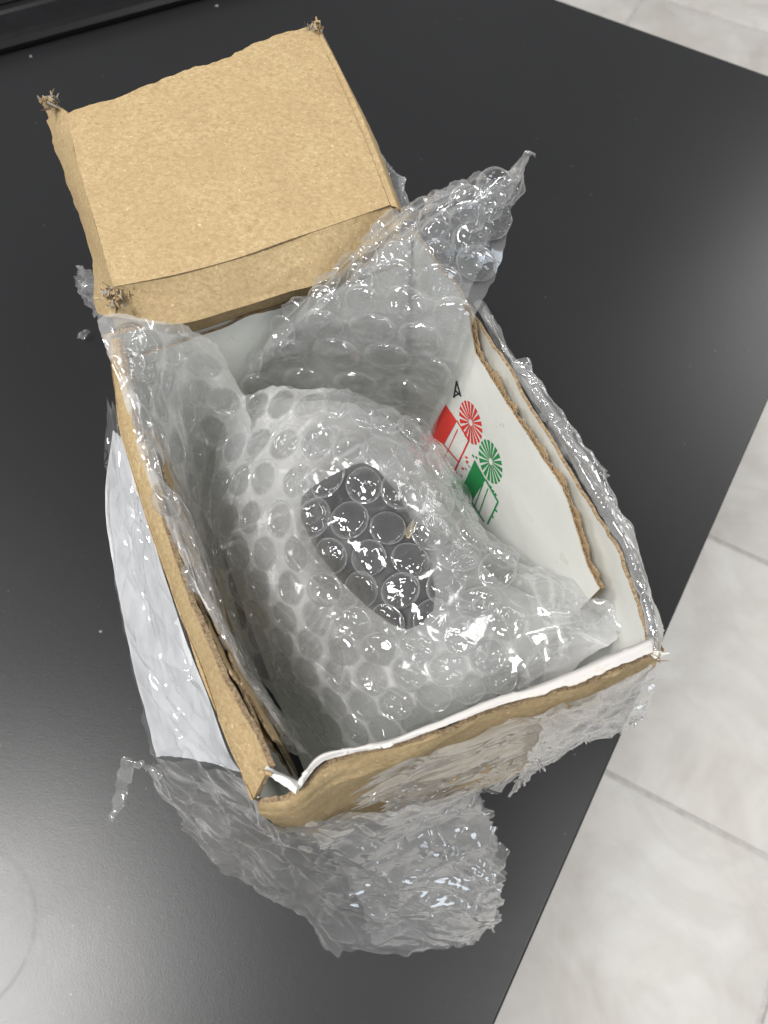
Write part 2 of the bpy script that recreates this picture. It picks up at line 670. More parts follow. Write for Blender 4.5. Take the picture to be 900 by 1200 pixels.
# ------------------------------------------------------------------ black device at the back left
a0, a1 = at(0, 66, 0), at(240, 0, 0)
dd = (a1 - a0)[:2] / np.linalg.norm((a1 - a0)[:2])
dang = math.atan2(dd[1], dd[0])
dev = thing('black_device', 'low black plastic device lying on the table behind the box', 'device')
dev.location = (*a0[:2], 0)
dev.rotation_euler = (0, 0, dang)
bm = bmesh.new()
prof = [(0.0, 0.001), (-0.0005, 0.004), (0.0015, 0.0065), (0.005, 0.008), (0.018, 0.0105), (0.0195, 0.0118), (0.021, 0.012), (0.10, 0.012), (0.10, 0.001)]
xs = (-0.10, 0.26)
vv = [[bm.verts.new((x, y, z)) for (y, z) in prof] for x in xs]
for k in range(len(prof) - 1):
    bm.faces.new((vv[0][k], vv[1][k], vv[1][k + 1], vv[0][k + 1]))
bm.faces.new([v for v in vv[0]])
bm.faces.new([v for v in reversed(vv[1])])
bm.faces.new((vv[0][0], vv[0][-1], vv[1][-1], vv[1][0]))
bmesh.ops.recalc_face_normals(bm, faces=bm.faces)
me = bpy.data.meshes.new('body')
bm.to_mesh(me)
bm.free()
me.materials.append(BLACKP)
o = bpy.data.objects.new('body', me)
COL.objects.link(o)
o.parent = dev
box_mesh('top_panel', (-0.095, 0.024, 0.0122), (0.255, 0.095, 0.0132), GREYM if False else BLACKM, dev, 0.0004)

# ------------------------------------------------------------------ cardboard box
NL, NR = at(320, 955, RIM), at(765, 755, RIM)
U = (NR - NL)[:2]
BW = float(np.linalg.norm(U))
U = U / BW
V = np.array([-U[1], U[0]])
BL = 0.122


def bx(u, v, z):
    p = NL[:2] + U * u + V * v
    return np.array([p[0], p[1], z])


def uv_of(p):
    d = np.asarray(p)[:2] - NL[:2]
    return float(d @ U), float(d @ V)


BOX = thing('cardboard_box', 'opened brown cardboard box with torn rim and white inside', 'box')
BOX.location = bx(BW / 2, BL / 2, 0)
BOXI = Matrix.Translation(BOX.location).inverted()


def part(o, parent=BOX):
    o.parent = parent
    if parent is BOX:
        o.matrix_parent_inverse = BOXI
    return o


def down_to(P, z, inset=0.0):
    """point under P at height z, pulled towards the box centre by inset"""
    c = bx(BW / 2, BL / 2, 0)
    d = c[:2] - P[:2]
    d = d / np.linalg.norm(d)
    return np.array([P[0] + d[0] * inset, P[1] + d[1] * inset, z])


def noise_disp(G, seed, size, amp, N=None):
    n = Perlin(seed)
    if N is None:
        N = normals(G)
    return G + N * (n(G / size) * amp)[..., None]


TH = 0.0013
# left wall: rows run from the torn inner top edge, over the rounded fold, down the outside
top_in = [(138, 395, .1455), (160, 500, .147), (186, 590, .1475), (206, 655, .148), (238, 741, .1485), (272, 811, .149), (302, 869, .149), (315, 897, .149)]
top_out = [(128, 400, .1415), (143, 500, .142), (165, 580, .142), (186, 645, .142), (219, 735, .142), (246, 808, .142), (273, 875, .142), (297, 934, .142)]
ti, to = np.array([at(*p) for p in top_in]), np.array([at(*p) for p in top_out])
mid = np.array([down_to(p, 0.134, -0.0003) for p in to])
low = np.array([down_to(p, 0.07, 0.001) for p in to])
bot = np.array([down_to(p, 0.001, 0.002) for p in to])
ctrl = np.array([ti, to, mid, low, bot])
G = ragged(ctrl, 40, 150, 11, (0.10, 0, 0, 0), 14)
G = noise_disp(G, 21, 0.014, 0.0007)
G = G + normals(G) * (creases(G, 211, 24, 0.010, 0.0006) * 0.0004 + crumple(G, 212, 0.012) * 0.00008)[..., None]
N_ = np.broadcast_to(np.array([-U[0], -U[1], 0.8]), G.shape)
part(slab('left_wall', G, 0.0011, (KRAFT, WHITE_IN, TORN), N=N_))
# torn plies standing just inside the left rim
for k, (dx, zt, seed, m) in enumerate(((7, .1485, 31, FLUTE), (17, .1465, 32, FLUTE))):
    tp = np.array([at(px + dx, py - 3, zt) for px, py, _ in top_in[1:-1]])
    c2 = np.array([tp, [down_to(p, zt - 0.012, 0.0005) for p in tp], [down_to(p, 0.09, -0.0008) for p in tp]])
    G = ragged(c2, 24, 130, seed, (0.55, 0, 0, 0), 12)
    G = noise_disp(G, seed + 5, 0.008, 0.0011)
    part(slab('torn_ply', G, 0.0005, (KRAFT, m, TORN)))

# front wall
f_top = [(310, 940, .1445), (343, 932, .146), (383, 897, .1475), (467, 873, .148), (539, 848, .148), (589, 829, .148), (655, 812, .148), (705, 793, .1475), (766, 765, .147)]
f_fold = [(303, 948, .141), (345, 948, .142), (390, 915, .1425), (470, 888, .1425), (542, 861, .1425), (592, 841, .1425), (657, 823, .1425), (707, 803, .1425), (769, 772, .1425)]
ft, ff = np.array([at(*p) for p in f_top]), np.array([at(*p) for p in f_fold])
n_out = np.array([-V[0], -V[1], 0])
mid = np.array([[p[0], p[1], 0.130] + n_out * 0.0015 for p in ff])
bulge = np.array([0.0, 0.001, .003, .005, .006, .006, .005, .003, 0.0])
low = np.array([[p[0], p[1], 0.07] + n_out * (0.002 + b) for p, b in zip(ff, bulge)])
bot = np.array([[p[0], p[1], 0.001] + n_out * (0.0015) for p in ff])
ctrl = np.array([ft, ff, mid, low, bot])
G = ragged(ctrl, 44, 150, 12, (0.35, 0, 0, 0), 12)
G = noise_disp(G, 22, 0.010, 0.0009)
G = G + normals(G) * (creases(G, 213, 36, 0.010, 0.0006) * 0.0005 + crumple(G, 214, 0.010) * 0.00010)[..., None]
N_ = np.broadcast_to(np.array([-V[0], -V[1], 0.8]), G.shape)
front_wall = part(slab('front_wall', G, 0.0011, (KRAFT, WHITE_IN, TORN), N=N_))
# white inner ply of the front wall, curling out over the torn rim
i_lo = [(348, 929, .1475), (383, 893, .1492), (467, 871, .1496), (539, 846, .1496), (589, 827, .1496), (655, 810, .1496), (705, 791, .1492), (764, 766, .1484)]
i_hi = [(346, 926, .147), (376, 884, .148), (445, 872, .1475), (530, 840, .147), (584, 818, .147), (648, 795, .147), (692, 777, .147), (762, 748, .147)]
il, ih = np.array([at(*p) for p in i_lo]), np.array([at(*p) for p in i_hi])
dn = np.array([[p[0] , p[1], 0.125] - n_out * 0.0005 for p in ih])
G = ragged(np.array([il, ih, dn]), 30, 170, 13, (0.22, 0, 0, 0), 16)
G = noise_disp(G, 23, 0.008, 0.0005)
G = G + normals(G) * (creases(G, 215, 40, 0.010, 0.0006) * 0.0004)[..., None]
part(slab('white_ply', G, 0.0004, (mat_white_card('scuffed_white_card', (0.55, 0.53, 0.51)), WHITE_IN, TORN)))

# right wall (outer), bowed out in the middle
r_top = [(478, 258, .143), (520, 310, .144), (560, 368, .145), (598, 428, .146), (640, 498, .146), (684, 572, .146), (711, 614, .1465), (730, 644, .147), (748, 690, .147), (760, 733, .1475), (765, 757, .1475)]
rt_ = np.array([at(*p) for p in r_top])
u_out = np.array([U[0], U[1], 0])
r1 = np.array([[p[0], p[1], 0.128] - u_out * 0.0005 for p in rt_])
r2 = np.array([[p[0], p[1], 0.07] - u_out * 0.001 for p in rt_])
r3 = np.array([[p[0], p[1], 0.001] - u_out * 0.002 for p in rt_])
G = ragged(np.array([rt_, r1, r2, r3]), 40, 170, 14, (0.10, 0, 0, 0), 18)
G = noise_disp(G, 24, 0.012, 0.0006)
N_ = normals(G)
if (N_[..., :2] @ U).mean() < 0:
    N_ = -N_
part(slab('right_wall', G, 0.0009, (WHITE, WHITE_IN, TORN), N=N_))

# back wall: white inside face, below the lid's hinge strip
b_top = [(138, 392, .141), (215, 384, .1405), (300, 360, .1405), (400, 326, .141), (476, 272, .142)]
b_top = [(132, 376, .1425), (215, 383, .1405), (300, 357, .1410), (400, 326, .1415), (478, 266, .142)]
bt = np.array([bx(u, BL - 0.0012 + w, z) for u, w, z in ((-0.001, 0, .143), (0.02, -.0006, .1425), (0.041, -.001, .1425), (0.062, -.0006, .143), (BW, 0, .143))])
b1 = np.array([p + np.array([0, 0, -0.02]) for p in bt])
b2 = np.array([[p[0], p[1], 0.07] for p in bt])
b3 = np.array([[p[0], p[1], 0.001] for p in bt])
G = ragged(np.array([bt, b1, b2, b3]), 30, 90, 15, (0.05, 0, 0, 0), 8)
G = noise_disp(G, 25, 0.015, 0.0004)
N_ = normals(G)
if (N_[..., :2] @ V).mean() < 0:
    N_ = -N_
part(slab('back_wall', G, TH, (WHITE, WHITE, TORN), N=N_))
# inner ply of the back wall, torn lower
bt2 = np.array([bx(u, BL - 0.0042, z) for u, z in ((0.0, .136), (0.02, .1355), (0.035, .1365), (0.05, .136), (BW - 0.002, .137))])
c2 = np.array([bt2, [p + np.array([-V[0] * .001, -V[1] * .001, -0.02]) for p in bt2], [[p[0], p[1], 0.06] for p in bt2]])
G = ragged(c2, 24, 110, 16, (0.06, 0, 0, 0), 5)
N_ = normals(G)
if (N_[..., :2] @ V).mean() < 0:
    N_ = -N_
part(slab('torn_ply', G, 0.0008, (WHITE_IN, WHITE_IN, TORN), N=N_))
# bottom
part(box_mesh('bottom', (0.002, 0.002, 0.0012), (BW - 0.002, BL - 0.002, 0.003), WHITE_IN, None, 0, rot=math.atan2(U[1], U[0]), org=(NL[0], NL[1], 0)))

# lid: panel with hinge strip, a left side flap and a narrow right lip
LZ0, LZ1 = 0.1535, 0.1585
lid_rows = [
    [(78, 131, LZ1), (150, 106, LZ1 + .0005), (215, 80, LZ1), (262, 66, LZ1), (300, 46, LZ1), (364, 27, LZ1)],
    [(92, 194, LZ1 - .0018), (170, 168, .1577), (240, 140, .1577), (290, 122, .1577), (330, 104, .1577), (394, 88, .1568)],
    [(112, 262, .1551), (185, 238, .1562), (260, 212, .1566), (310, 192, .1566), (360, 176, .1558), (426, 160, .1551)],
    [(133, 336, LZ0), (205, 322, LZ0 + .0005), (275, 303, LZ0 + .0005), (335, 282, LZ0 + .0005), (388, 264, LZ0), (457, 240, LZ0)]]
G = ragged(world_grid(lid_rows), 60, 80, 41, (0.09, 0, 0, 0), 7)
G = noise_disp(G, 42, 0.020, 0.0003)
lid = part(slab('lid', G, TH, (KRAFT, WHITE, TORN)))
hz = [(134, 371, .1460), (205, 380, .1455), (275, 362, .1455), (335, 343, .1458), (388, 325, .1460), (472, 262, .148)]
fold = [(133, 337, LZ0 - .0002), (205, 323, LZ0), (275, 304, LZ0), (335, 283, LZ0), (388, 265, LZ0), (458, 241, LZ0 - .0002)]
hzw = np.array([at(*p) for p in hz])
fw_ = np.array([at(*p) for p in fold])
deep = np.array([np.array([*(bx(u, BL + 0.0012, 0)[:2]), 0.125]) for u in np.linspace(0.0, BW - 0.001, 6)])
G = fine(np.array([fw_, fw_ * .5 + hzw * .5, hzw]), 24, 80)
G = noise_disp(G, 43, 0.012, 0.0006)
G = G + normals(G) * (creases(G, 217, 10, 0.010, 0.0006) * 0.0003)[..., None]
N_ = normals(G)
if (N_[..., :2] @ V).mean() > 0:
    N_ = -N_
strip = slab('hinge_strip', G, TH, (KRAFT, KRAFT, TORN), N=N_)
part(strip, lid)
G = fine(np.array([hzw + np.array([V[0] * .0017, V[1] * .0017, .0004]), deep]), 12, 60)
part(slab('hinge_backing', G, 0.0005, (KRAFT, KRAFT, TORN)), lid)
fl = [[(78, 131, LZ1 - .0004), (92, 194, .1563), (112, 262, .1547), (133, 337, LZ0 - .0004), (136, 371, .146)],
      [(62, 121, LZ1 - .0035), (76, 180, .152), (98, 250, .150), (117, 312, .1485), (124, 371, .145)],
      [(46, 110, LZ1 - .008), (60, 165, .1465), (84, 232, .1435), (100, 280, .142), (112, 366, .139)]]
G = ragged(world_grid(fl), 20, 70, 44, (0, 0.35, 0, 0), 12)
G = noise_disp(G, 45, 0.008, 0.0004)
part(slab('side_flap', G, 0.0011, (KRAFT, KRAFT, TORN)), lid)
rl = [[(364, 28, LZ1 - .0003), (394, 88, .1564), (426, 160, .1547), (458, 241, LZ0 - .0003)],
      [(369, 26, LZ1 + .0003), (401, 86, .1572), (433, 158, .1556), (467, 244, .1535)],
      [(374, 30, LZ1 - .003), (405, 92, .1545), (440, 162, .153), (475, 254, .150)]]
G = ragged(world_grid(rl), 14, 60, 46, (0, 0.25, 0, 0), 10)
part(slab('side_flap', G, 0.001, (KRAFT, KRAFT, TORN)), lid)


def frayed(name, centre, n, ln, seed, parent, mats, spread=1.0):
    """tuft of small torn paper slivers"""
    r = np.random.RandomState(seed)
    vs, fs = [], []
    for k in range(n):
        c = np.array(centre) + r.normal(size=3) * np.array([.0011, .0011, .0003]) * spread
        d = r.normal(size=3)
        d[2] = abs(d[2]) * 0.35
        d /= np.linalg.norm(d)
        s = np.cross(d, r.normal(size=3))
        s /= np.linalg.norm(s)
        L = ln * r.uniform(.5, 1.2)
        w = 0.00028 * r.uniform(.6, 1.8)
        b = r.normal(size=3) * 0.0006
        q = len(vs)
        vs += [c - s * w, c + s * w, c + d * L * .5 + s * w + b, c + d * L * .5 - s * w + b, c + d * L + s * w * .3 - b, c + d * L - s * w * .5 - b]
        fs += [(q, q + 1, q + 2, q + 3), (q + 3, q + 2, q + 4, q + 5)]
    o = new_mesh(name, vs, fs, None, False)
    for m in mats:
        o.data.materials.append(m)
    o.data.polygons.foreach_set('material_index', r.randint(0, len(mats), len(fs)))
    part(o, parent)
    return o


GREYP = mat_plain('grey_paper', (0.30, 0.28, 0.25), 0.8, 0.2)
frayed('frayed_corner', at(60, 119, LZ1 - .001), 45, 0.0016, 3, lid, (KRAFT, FLUTE, TORN, GREYP))
frayed('frayed_corner', at(369, 33, LZ1), 36, 0.0014, 4, lid, (KRAFT, FLUTE, GREYP))
frayed('frayed_corner', at(138, 345, LZ0 - .002), 84, 0.0016, 5, lid, (KRAFT, FLUTE, TORN, GREYP), 1.5)
frayed('frayed_corner', at(765, 762, .147), 42, 0.0012, 6, BOX, (WHITE, FLUTE, TORN))

# crumpled white corner of the inner ply at the near left
cz = [[(301, 903, .1495), (312, 908, .1497), (330, 920, .1497), (346, 931, .1500)],
      [(306, 905, .1500), (322, 907, .1500), (338, 913, .1503), (348, 924, .1505)],
      [(314, 896, .1490), (326, 905, .1475), (340, 912, .1475), (352, 915, .1480)]]
G = ragged(world_grid(cz), 16, 40, 47, (.15, .2, 0, 0), 12)
G = noise_disp(G, 48, 0.004, 0.0005)
part(slab('white_ply', G, 0.0004, (WHITE, KRAFT, TORN)))

# ------------------------------------------------------------------ printed white liner standing inside the right wall
LIN = thing('carton_liner', 'loose white corrugated liner printed with red and green marks inside the right wall', 'liner')
LIN.location = bx(BW - 0.01, BL / 2, 0.003)
LINI = Matrix.Translation(LIN.location).inverted()
l_top = [(548, 372, .143), (556, 414, .1425), (597, 478, .1425), (629, 526, .142), (658, 570, .1415), (669, 602, .141), (686, 660, .140), (703, 690, .139)]
lt = np.array([at(*p) for p in l_top])
# straighten onto one leaning plane
c0, c1 = lt[1], lt[-1]
ldir = (c1 - c0)
ldir[2] = 0
ldir /= np.linalg.norm(ldir)
lnrm = np.array([ldir[1], -ldir[0], 0.0])
if lnrm[:2] @ U > 0:
    lnrm = -lnrm                                   # faces into the box
lean = lnrm * 0.0
def lpt(s, z, off=0.0):
    lean_in = (0.142 - z) * 0.10
    p = c0 + ldir * s + lnrm * (off + lean_in)
    return np.array([p[0], p[1], z])


Nl = lnrm + np.array([0, 0, -0.10]) * -1
Nl /= np.linalg.norm(Nl)


def on_liner(px, py):
    """where the sight line through a photo pixel meets the liner face -> (s, z)"""
    o = np.array([0, 0, CAM_H])
    d = at(px, py, 0) - o
    p0 = c0
    nn = np.cross(ldir, lpt(0, 0.10) - lpt(0, 0.142))
    t = ((p0 - o) @ nn) / (d @ nn)
    q = o + d * t
    return float((q - c0) @ ldir), float(q[2])


ss = [on_liner(p[0], p[1]) for p in l_top]
S_END = ss[-1][0]
sx = np.array([s for s, _ in ss])
zx = np.array([z for _, z in ss])
NSEG = 150
sv = np.linspace(sx[0] - 0.004, S_END, NSEG + 1)
pn = Perlin(77)


def jag(s, k, a):
    q = np.stack([s / 0.006, np.full_like(s, k), np.zeros_like(s)], -1)
    return (pn(q) + 0.6 * pn(q * 3.1 + 5) + 0.35 * pn(q * 8 + 9)) * a


def ply(name, off, ztop, mat, th, wave=0.0, k=0):
    rows = []
    nz = 26
    for a in range(nz + 1):
        f = a / nz
        z = ztop * (1 - f ** 1.3) + 0.004 * f ** 1.3
        o_ = off + np.zeros_like(sv)
        if wave:
            o_ = off + wave * np.sin(sv / 0.0028 * 2 * math.pi + 3.5 * pn(np.stack([sv / .012, 0 * sv + 4, 0 * sv], -1)))
        soft = pn(np.stack([sv / 0.02, z / 0.02, 0 * sv + 3.3], -1)) * 0.0006
        rows.append([lpt(s, zz, oo + sf) for s, zz, oo, sf in zip(sv, z, o_, soft)])
    G = np.array(rows)
    ob = slab(name, G, th, (mat, FLUTE, TORN), None, N=np.broadcast_to(lnrm, G.shape))
    ob.parent = LIN
    ob.matrix_parent_inverse = LINI
    return ob


zt = np.interp(sv, sx, zx)
ply('white_face', 0.0, zt + jag(sv, 1, .0006), WHITE_IN, 0.0003, 0, 1)
ply('flute', -0.0009, zt - 0.0006 + jag(sv, 2, .0018), FLUTE, 0.0002, 0.0004, 2)
ply('brown_face', -0.0013, zt - 0.0002 + jag(sv, 3, .0032), FLUTE, 0.0003, 0, 3)


def decal(name, polys, mat, lift=0.0009, soft=True):
    vs, fs = [], []
    for pl in polys:
        b = len(vs)
        for px, py in pl:
            s, z = on_liner(px, py)
            sf = float(pn(np.array([[s / 0.02, z / 0.02, 3.3]]))[0]) * 0.0006
            vs.append(lpt(s, z, sf + 0.00012))
        fs.append(tuple(range(b, b + len(pl))))
    o = new_mesh(name, vs, fs, mat, False)
    o.parent = LIN
    o.matrix_parent_inverse = LINI
    return o


def burst(name, cx, cy, ax, ay, n, mat):
    """starburst of n wedges; ax, ay = half axes as pixel vectors"""
    ps = []
    for k in range(n):
        a0 = 2 * math.pi * k / n
        w = math.pi / n * 0.62
        pt = lambda r, a: (cx + r * (ax[0] * math.cos(a) + ay[0] * math.sin(a)), cy + r * (ax[1] * math.cos(a) + ay[1] * math.sin(a)))
        ps.append([pt(0.16, a0 - w), pt(1, a0 - w), pt(1, a0 + w), pt(0.16, a0 + w)])
    return decal(name, ps, mat)


def line(p, q, w):
    d = np.array(q, float) - np.array(p, float)
    d /= np.linalg.norm(d)
    m = np.array([-d[1], d[0]]) * w / 2
    return [tuple(p + m), tuple(q + m), tuple(q - m), tuple(p - m)]


burst('red_starburst', 551.5, 495, (6, 26), (12, -3), 18, RED)
burst('green_starburst', 574.5, 541, (7, 26), (12, -3), 18, GREEN)
decal('red_block', [[(522, 474), (535, 493), (521, 521), (505, 510), (509, 497)]], RED)
decal('green_block', [[(556, 539), (569, 562), (553, 588), (541, 573)]], GREEN)
A = np.array
decal('red_grid', [line(A((535., 493.)), A((549., 516.)), 1.6), line(A((549., 516.)), A((531., 556.)), 1.8), line(A((521., 521.)), A((537., 541.)), 1.4),
                   line(A((536., 503.)), A((520., 540.)), 1.2), line(A((505., 510.)), A((531., 556.)), 1.4)], RED)
decal('green_grid', [line(A((569., 562.)), A((584., 588.)), 1.8), line(A((584., 588.)), A((572., 614.)), 2.0), line(A((553., 588.)), A((568., 611.)), 1.6),
                     line(A((566., 567.)), A((556., 595.)), 1.2), line(A((572., 572.)), A((562., 601.)), 1.2)], GREEN)
r_ = np.random.RandomState(5)
marks_r = [line(A((x, y)), A((x + 2.5, y + 2.0)), 2.2) for x, y in ((541, 548), (546, 540), (533, 553), (545, 535))]
decal('small_red_marks', marks_r, RED)
marks_g = [line(A((x, y)), A((x + 2.0, y + 2.6)), 1.8) for x, y in ((553, 533), (557, 535), (574, 569), (577, 574), (580, 578), (581, 597), (577, 604))]
decal('small_green_marks', marks_g, GREEN)
decal('small_grey_marks', [line(A((x, y)), A((x + 1.5, y + 3)), 1.3) for x, y in ((546, 541), (549, 545), (545, 548), (540, 556))], GREYP)
decal('black_mark', [line(A((536., 446.)), A((532., 466.)), 1.8), line(A((536., 447.)), A((540., 462.)), 1.8), line(A((531., 465.)), A((540., 460.)), 1.8), line(A((534., 457.)), A((541., 464.)), 1.8)], INK)

# ------------------------------------------------------------------ wrapped item and bubble wrap
def fine_bubble(seed):
    """unit bubble: welded ring, dome of radius 1, partly crushed and creased top"""
    r = np.random.RandomState(seed)
    n = Perlin(100 + seed)
    SEG = 44
    key = np.array([(1.05, -0.03), (1.02, 0.01), (1.0, 0.04), (0.985, 0.12), (0.965, 0.25), (0.93, 0.37), (0.87, 0.47), (0.76, 0.545), (0.60, 0.59), (0.42, 0.615), (0.22, 0.625), (0.06, 0.63)])
    prof = cr(key, np.linspace(0, len(key) - 1, 23))
    crush = r.choice([0.3, 0.5, 0.7, 0.9, 1.2])
    tilt = r.normal(size=2) * 0.08
    a = np.arange(SEG) * 2 * math.pi / SEG
    pr, pz = prof[:, 0][:, None], prof[:, 1][:, None]
    x, y = pr * np.cos(a)[None], pr * np.sin(a)[None]
    w = np.clip(pz / 0.45, 0, 1)
    q = np.stack([x, y, np.full_like(x, seed * 1.7)], -1)
    dent = n(q * 1.1) * 0.55 * crush
    fold = crumple(q, 300 + seed, 0.9) * 0.18 * crush + crumple(q, 500 + seed, 0.42) * 0.05 * (0.5 + crush) + creases(q, 900 + seed, 7, 0.7, 0.10) * 0.14 * (0.4 + crush)
    z = pz + w * (dent + fold - 0.16 * crush + x * tilt[0] + y * tilt[1])
    g = 1 + (0.25 + 0.75 * w) * (0.13 * n(np.stack([np.cos(a)[None] * 1.6 + 0 * pr, np.sin(a)[None] * 1.6 + 0 * pr, pz * 1.5 + seed * 3.1 + 0 * x], -1)) + 0.03 * crush * crumple(q + z[..., None] * .6, 700 + seed, 0.5))
    z = np.where(pz > 0.02, np.maximum(z, 0.012), pz)
    P = np.stack([x * g, y * g, z], -1)
    vs = [tuple(v) for v in P.reshape(-1, 3)]
    R_ = len(prof)
    fs = []
    for i in range(R_ - 1):
        for k in range(SEG):
            k2 = (k + 1) % SEG
            fs.append((i * SEG + k, i * SEG + k2, (i + 1) * SEG + k2, (i + 1) * SEG + k))
    fs.append(tuple((R_ - 1) * SEG + k for k in range(SEG)))
    me = bpy.data.meshes.new('bubble')
    me.from_pydata(vs, [], fs)
    me.polygons.foreach_set('use_smooth', [True] * len(me.polygons))
    me.materials.append(BUBBLE)
    at_ = me.attributes.new('haze', 'FLOAT', 'POINT')
    hv = 1 + 0.6 * n(q * 1.7 + 9) + 2.6 * (1 + 0.8 * n(q * 1.3 + 20)) * np.clip((pr + 0 * x - 0.96) / 0.05, 0, 1)
    at_.data.foreach_set('value', hv.astype(np.float32).ravel())
    return me


BUB = [fine_bubble(s) for s in range(24)]


def clear_under(o, G, hz, centres, R, dens=1.0):
    """the film is milky between the bubbles and clearer behind them"""
    P = G.reshape(-1, 3)
    d = np.full(len(P), 9.0)
    for c in centres:
        d = np.minimum(d, ((P - c) ** 2).sum(1))
    d = np.sqrt(d) / R
    k = 0.30 + 0.70 * np.clip((d - 0.86) / 0.2, 0, 1)
    set_haze(o, hz.ravel() * k * np.broadcast_to(dens, G.shape[:2]).ravel())


def bubbles(G, N, parent, R=0.0044, pitch=0.0099, seed=0, skip=None, margin=0.0, back=None, stretch=(0.75, 1.25)):
    """hexagonal rows of bubbles standing on the sheet G (nu+1, nv+1, 3)"""
    r = np.random.RandomState(seed)
    nu, nv = G.shape[0] - 1, G.shape[1] - 1
    lu = np.linalg.norm(np.diff(G, axis=0), axis=-1).sum(0).mean()
    lv = np.linalg.norm(np.diff(G, axis=1), axis=-1).sum(1).mean()
    rows = int(lu / (pitch * 0.866))
    cols = int(lv / pitch)
    cnt = []
    for a in range(rows + 1):
        for b in range(cols + 1):
            fu = (a + 0.5) * pitch * 0.866 / lu
            fv = (b + 0.5 + 0.5 * (a % 2)) * pitch / lv
            if not (margin < fu < 1 - margin and margin < fv < 1 - margin):
                continue
            if skip and skip(fu, fv):
                continue
            i, j = int(fu * nu), int(fv * nv)
            i, j = min(max(i, 2), nu - 3), min(max(j, 2), nv - 3)
            p = G[i, j]
            du = (G[i + 2, j] - G[i - 2, j]) / 4 * nu / lu
            dv = (G[i, j + 2] - G[i, j - 2]) / 4 * nv / lv
            n = N[max(0, i - 2):i + 3, max(0, j - 2):j + 3].mean((0, 1))
            n /= np.linalg.norm(n)
            if back and back(fu, fv):
                n = -n
            dv = dv - n * (dv @ n)
            sv_ = np.clip(np.linalg.norm(dv), *stretch)
            x = dv / np.linalg.norm(dv)
            y = np.cross(n, x)
            su = np.clip(abs(du @ y), *stretch)
            R_ = R * r.uniform(0.96, 1.04)
            p = p + (x * r.normal() + y * r.normal()) * R * 0.025
            ang = 0.0
            m = Matrix.Identity(4)
            hh = R_ * r.uniform(0.50, 0.80)
            for k in range(3):
                m[k][0], m[k][1], m[k][2], m[k][3] = x[k] * R_ * sv_, y[k] * R_ * su, n[k] * hh, p[k] + n[k] * 0.00012
            o = bpy.data.objects.new('bubble', BUB[r.randint(len(BUB))])
            COL.objects.link(o)
            o.parent = parent
            rz = Matrix.Rotation(r.choice(6) * math.pi / 3, 4, 'Z')
            o.matrix_world = m @ rz
            cnt.append(p)
    return cnt


DZ = 0.060
mound = [
    [(272, 462, .052), (322, 452, .064), (395, 452, .070), (450, 468, .070), (494, 500, .063), (516, 530, .035)],
    [(250, 540, .052), (300, 535, .064), (380, 535, .075), (460, 548, .077), (531, 572, .066), (548, 602, .035)],
    [(246, 620, .048), (295, 622, .060), (375, 622, .075), (470, 630, .079), (573, 640, .068), (592, 668, .040)],
    [(256, 690, .042), (308, 695, .056), (390, 700, .070), (490, 698, .076), (612, 672, .072), (700, 690, .068)],
    [(280, 752, .036), (333, 758, .050), (412, 765, .064), (512, 758, .071), (622, 728, .072), (738, 742, .074)],
    [(318, 812, .030), (365, 822, .044), (432, 832, .058), (522, 818, .066), (605, 792, .069), (682, 772, .070)],
    [(356, 862, .012), (392, 880, .032), (448, 882, .050), (526, 856, .058), (606, 826, .062), (682, 798, .064)],
]
ctrl = world_grid([[(a, b, c + DZ) for a, b, c in r] for r in mound])
G = ragged(ctrl, 230, 210, 51, (.1, .1, .1, .15), 8)
N_ = normals(G)
base = G.copy()
pl = Perlin(52)
tail = np.clip((np.linspace(0, 1, G.shape[1])[None, :] - 0.72) / 0.12, 0, 1) * np.clip((np.linspace(0, 1, G.shape[0])[:, None] - 0.35) / 0.12, 0, 1) * np.clip((0.97 - np.linspace(0, 1, G.shape[1])[None, :]) / 0.10, 0, 1)
H_ = tail * (crumple(G, 58, 0.010) * 0.0008 + creases(G, 59, 70, 0.014, 0.0012) * 0.0010) + (pl(G / 0.016) * 0.0016) + crumple(G, 53, 0.014) * 0.0005 + crumple(G, 54, 0.004) * 0.00006 + creases(G, 56, 40, 0.016, 0.0007) * 0.0005
G = G + N_ * H_[..., None]
wrap1 = sheet('bubble_wrap', G, WRAP)
tag(wrap1, 'milky bubble wrap bundled round a black item in the middle of the box', 'bubble wrap', 'bubble wrap in the box')
nb1 = bubbles(G, normals(G), wrap1, seed=1, margin=0.02, back=lambda a, b: b < 0.36 or a > 0.70, skip=lambda a, b: a > 0.42 and b > 0.80)
vv_, uu_ = np.meshgrid(np.linspace(0, 1, G.shape[1]), np.linspace(0, 1, G.shape[0]))
folded = np.maximum(np.clip((0.40 - vv_) / 0.10, 0, 1), np.clip((uu_ - 0.62) / 0.12, 0, 1))      # doubled film on the flanks
folded = np.maximum(folded * (1 - tail), 0.25 * tail)
clear_under(wrap1, G, sheet_haze(G, H_, 6), nb1, 0.0044, 0.55 + 2.1 * folded)
# the layers of wrap below the first one
G2 = base - N_ * 0.0050 + N_ * (pl(base / 0.012 + 4) * 0.0012 + crumple(base, 55, 0.008) * 0.0006)[..., None]
G2 = G2[:, 6:]
# the item pushes the inner layers down
itc = at(428, 640, 0.128)
dist = np.linalg.norm(G2[..., :2] - itc[:2], axis=-1)
G2[..., 2] -= 0.006 * tail[:, 6:]
G2[..., 2] -= 0.018 * np.exp(-(dist / 0.0155) ** 2.5)
o = sheet('inner_layer', G2, WRAP_IN, wrap1)
set_haze(o, sheet_haze(G2, crumple(G2, 55, 0.008) * 0.0006, 9))
o['label'] = 'cloudy inner layers of the wrap'

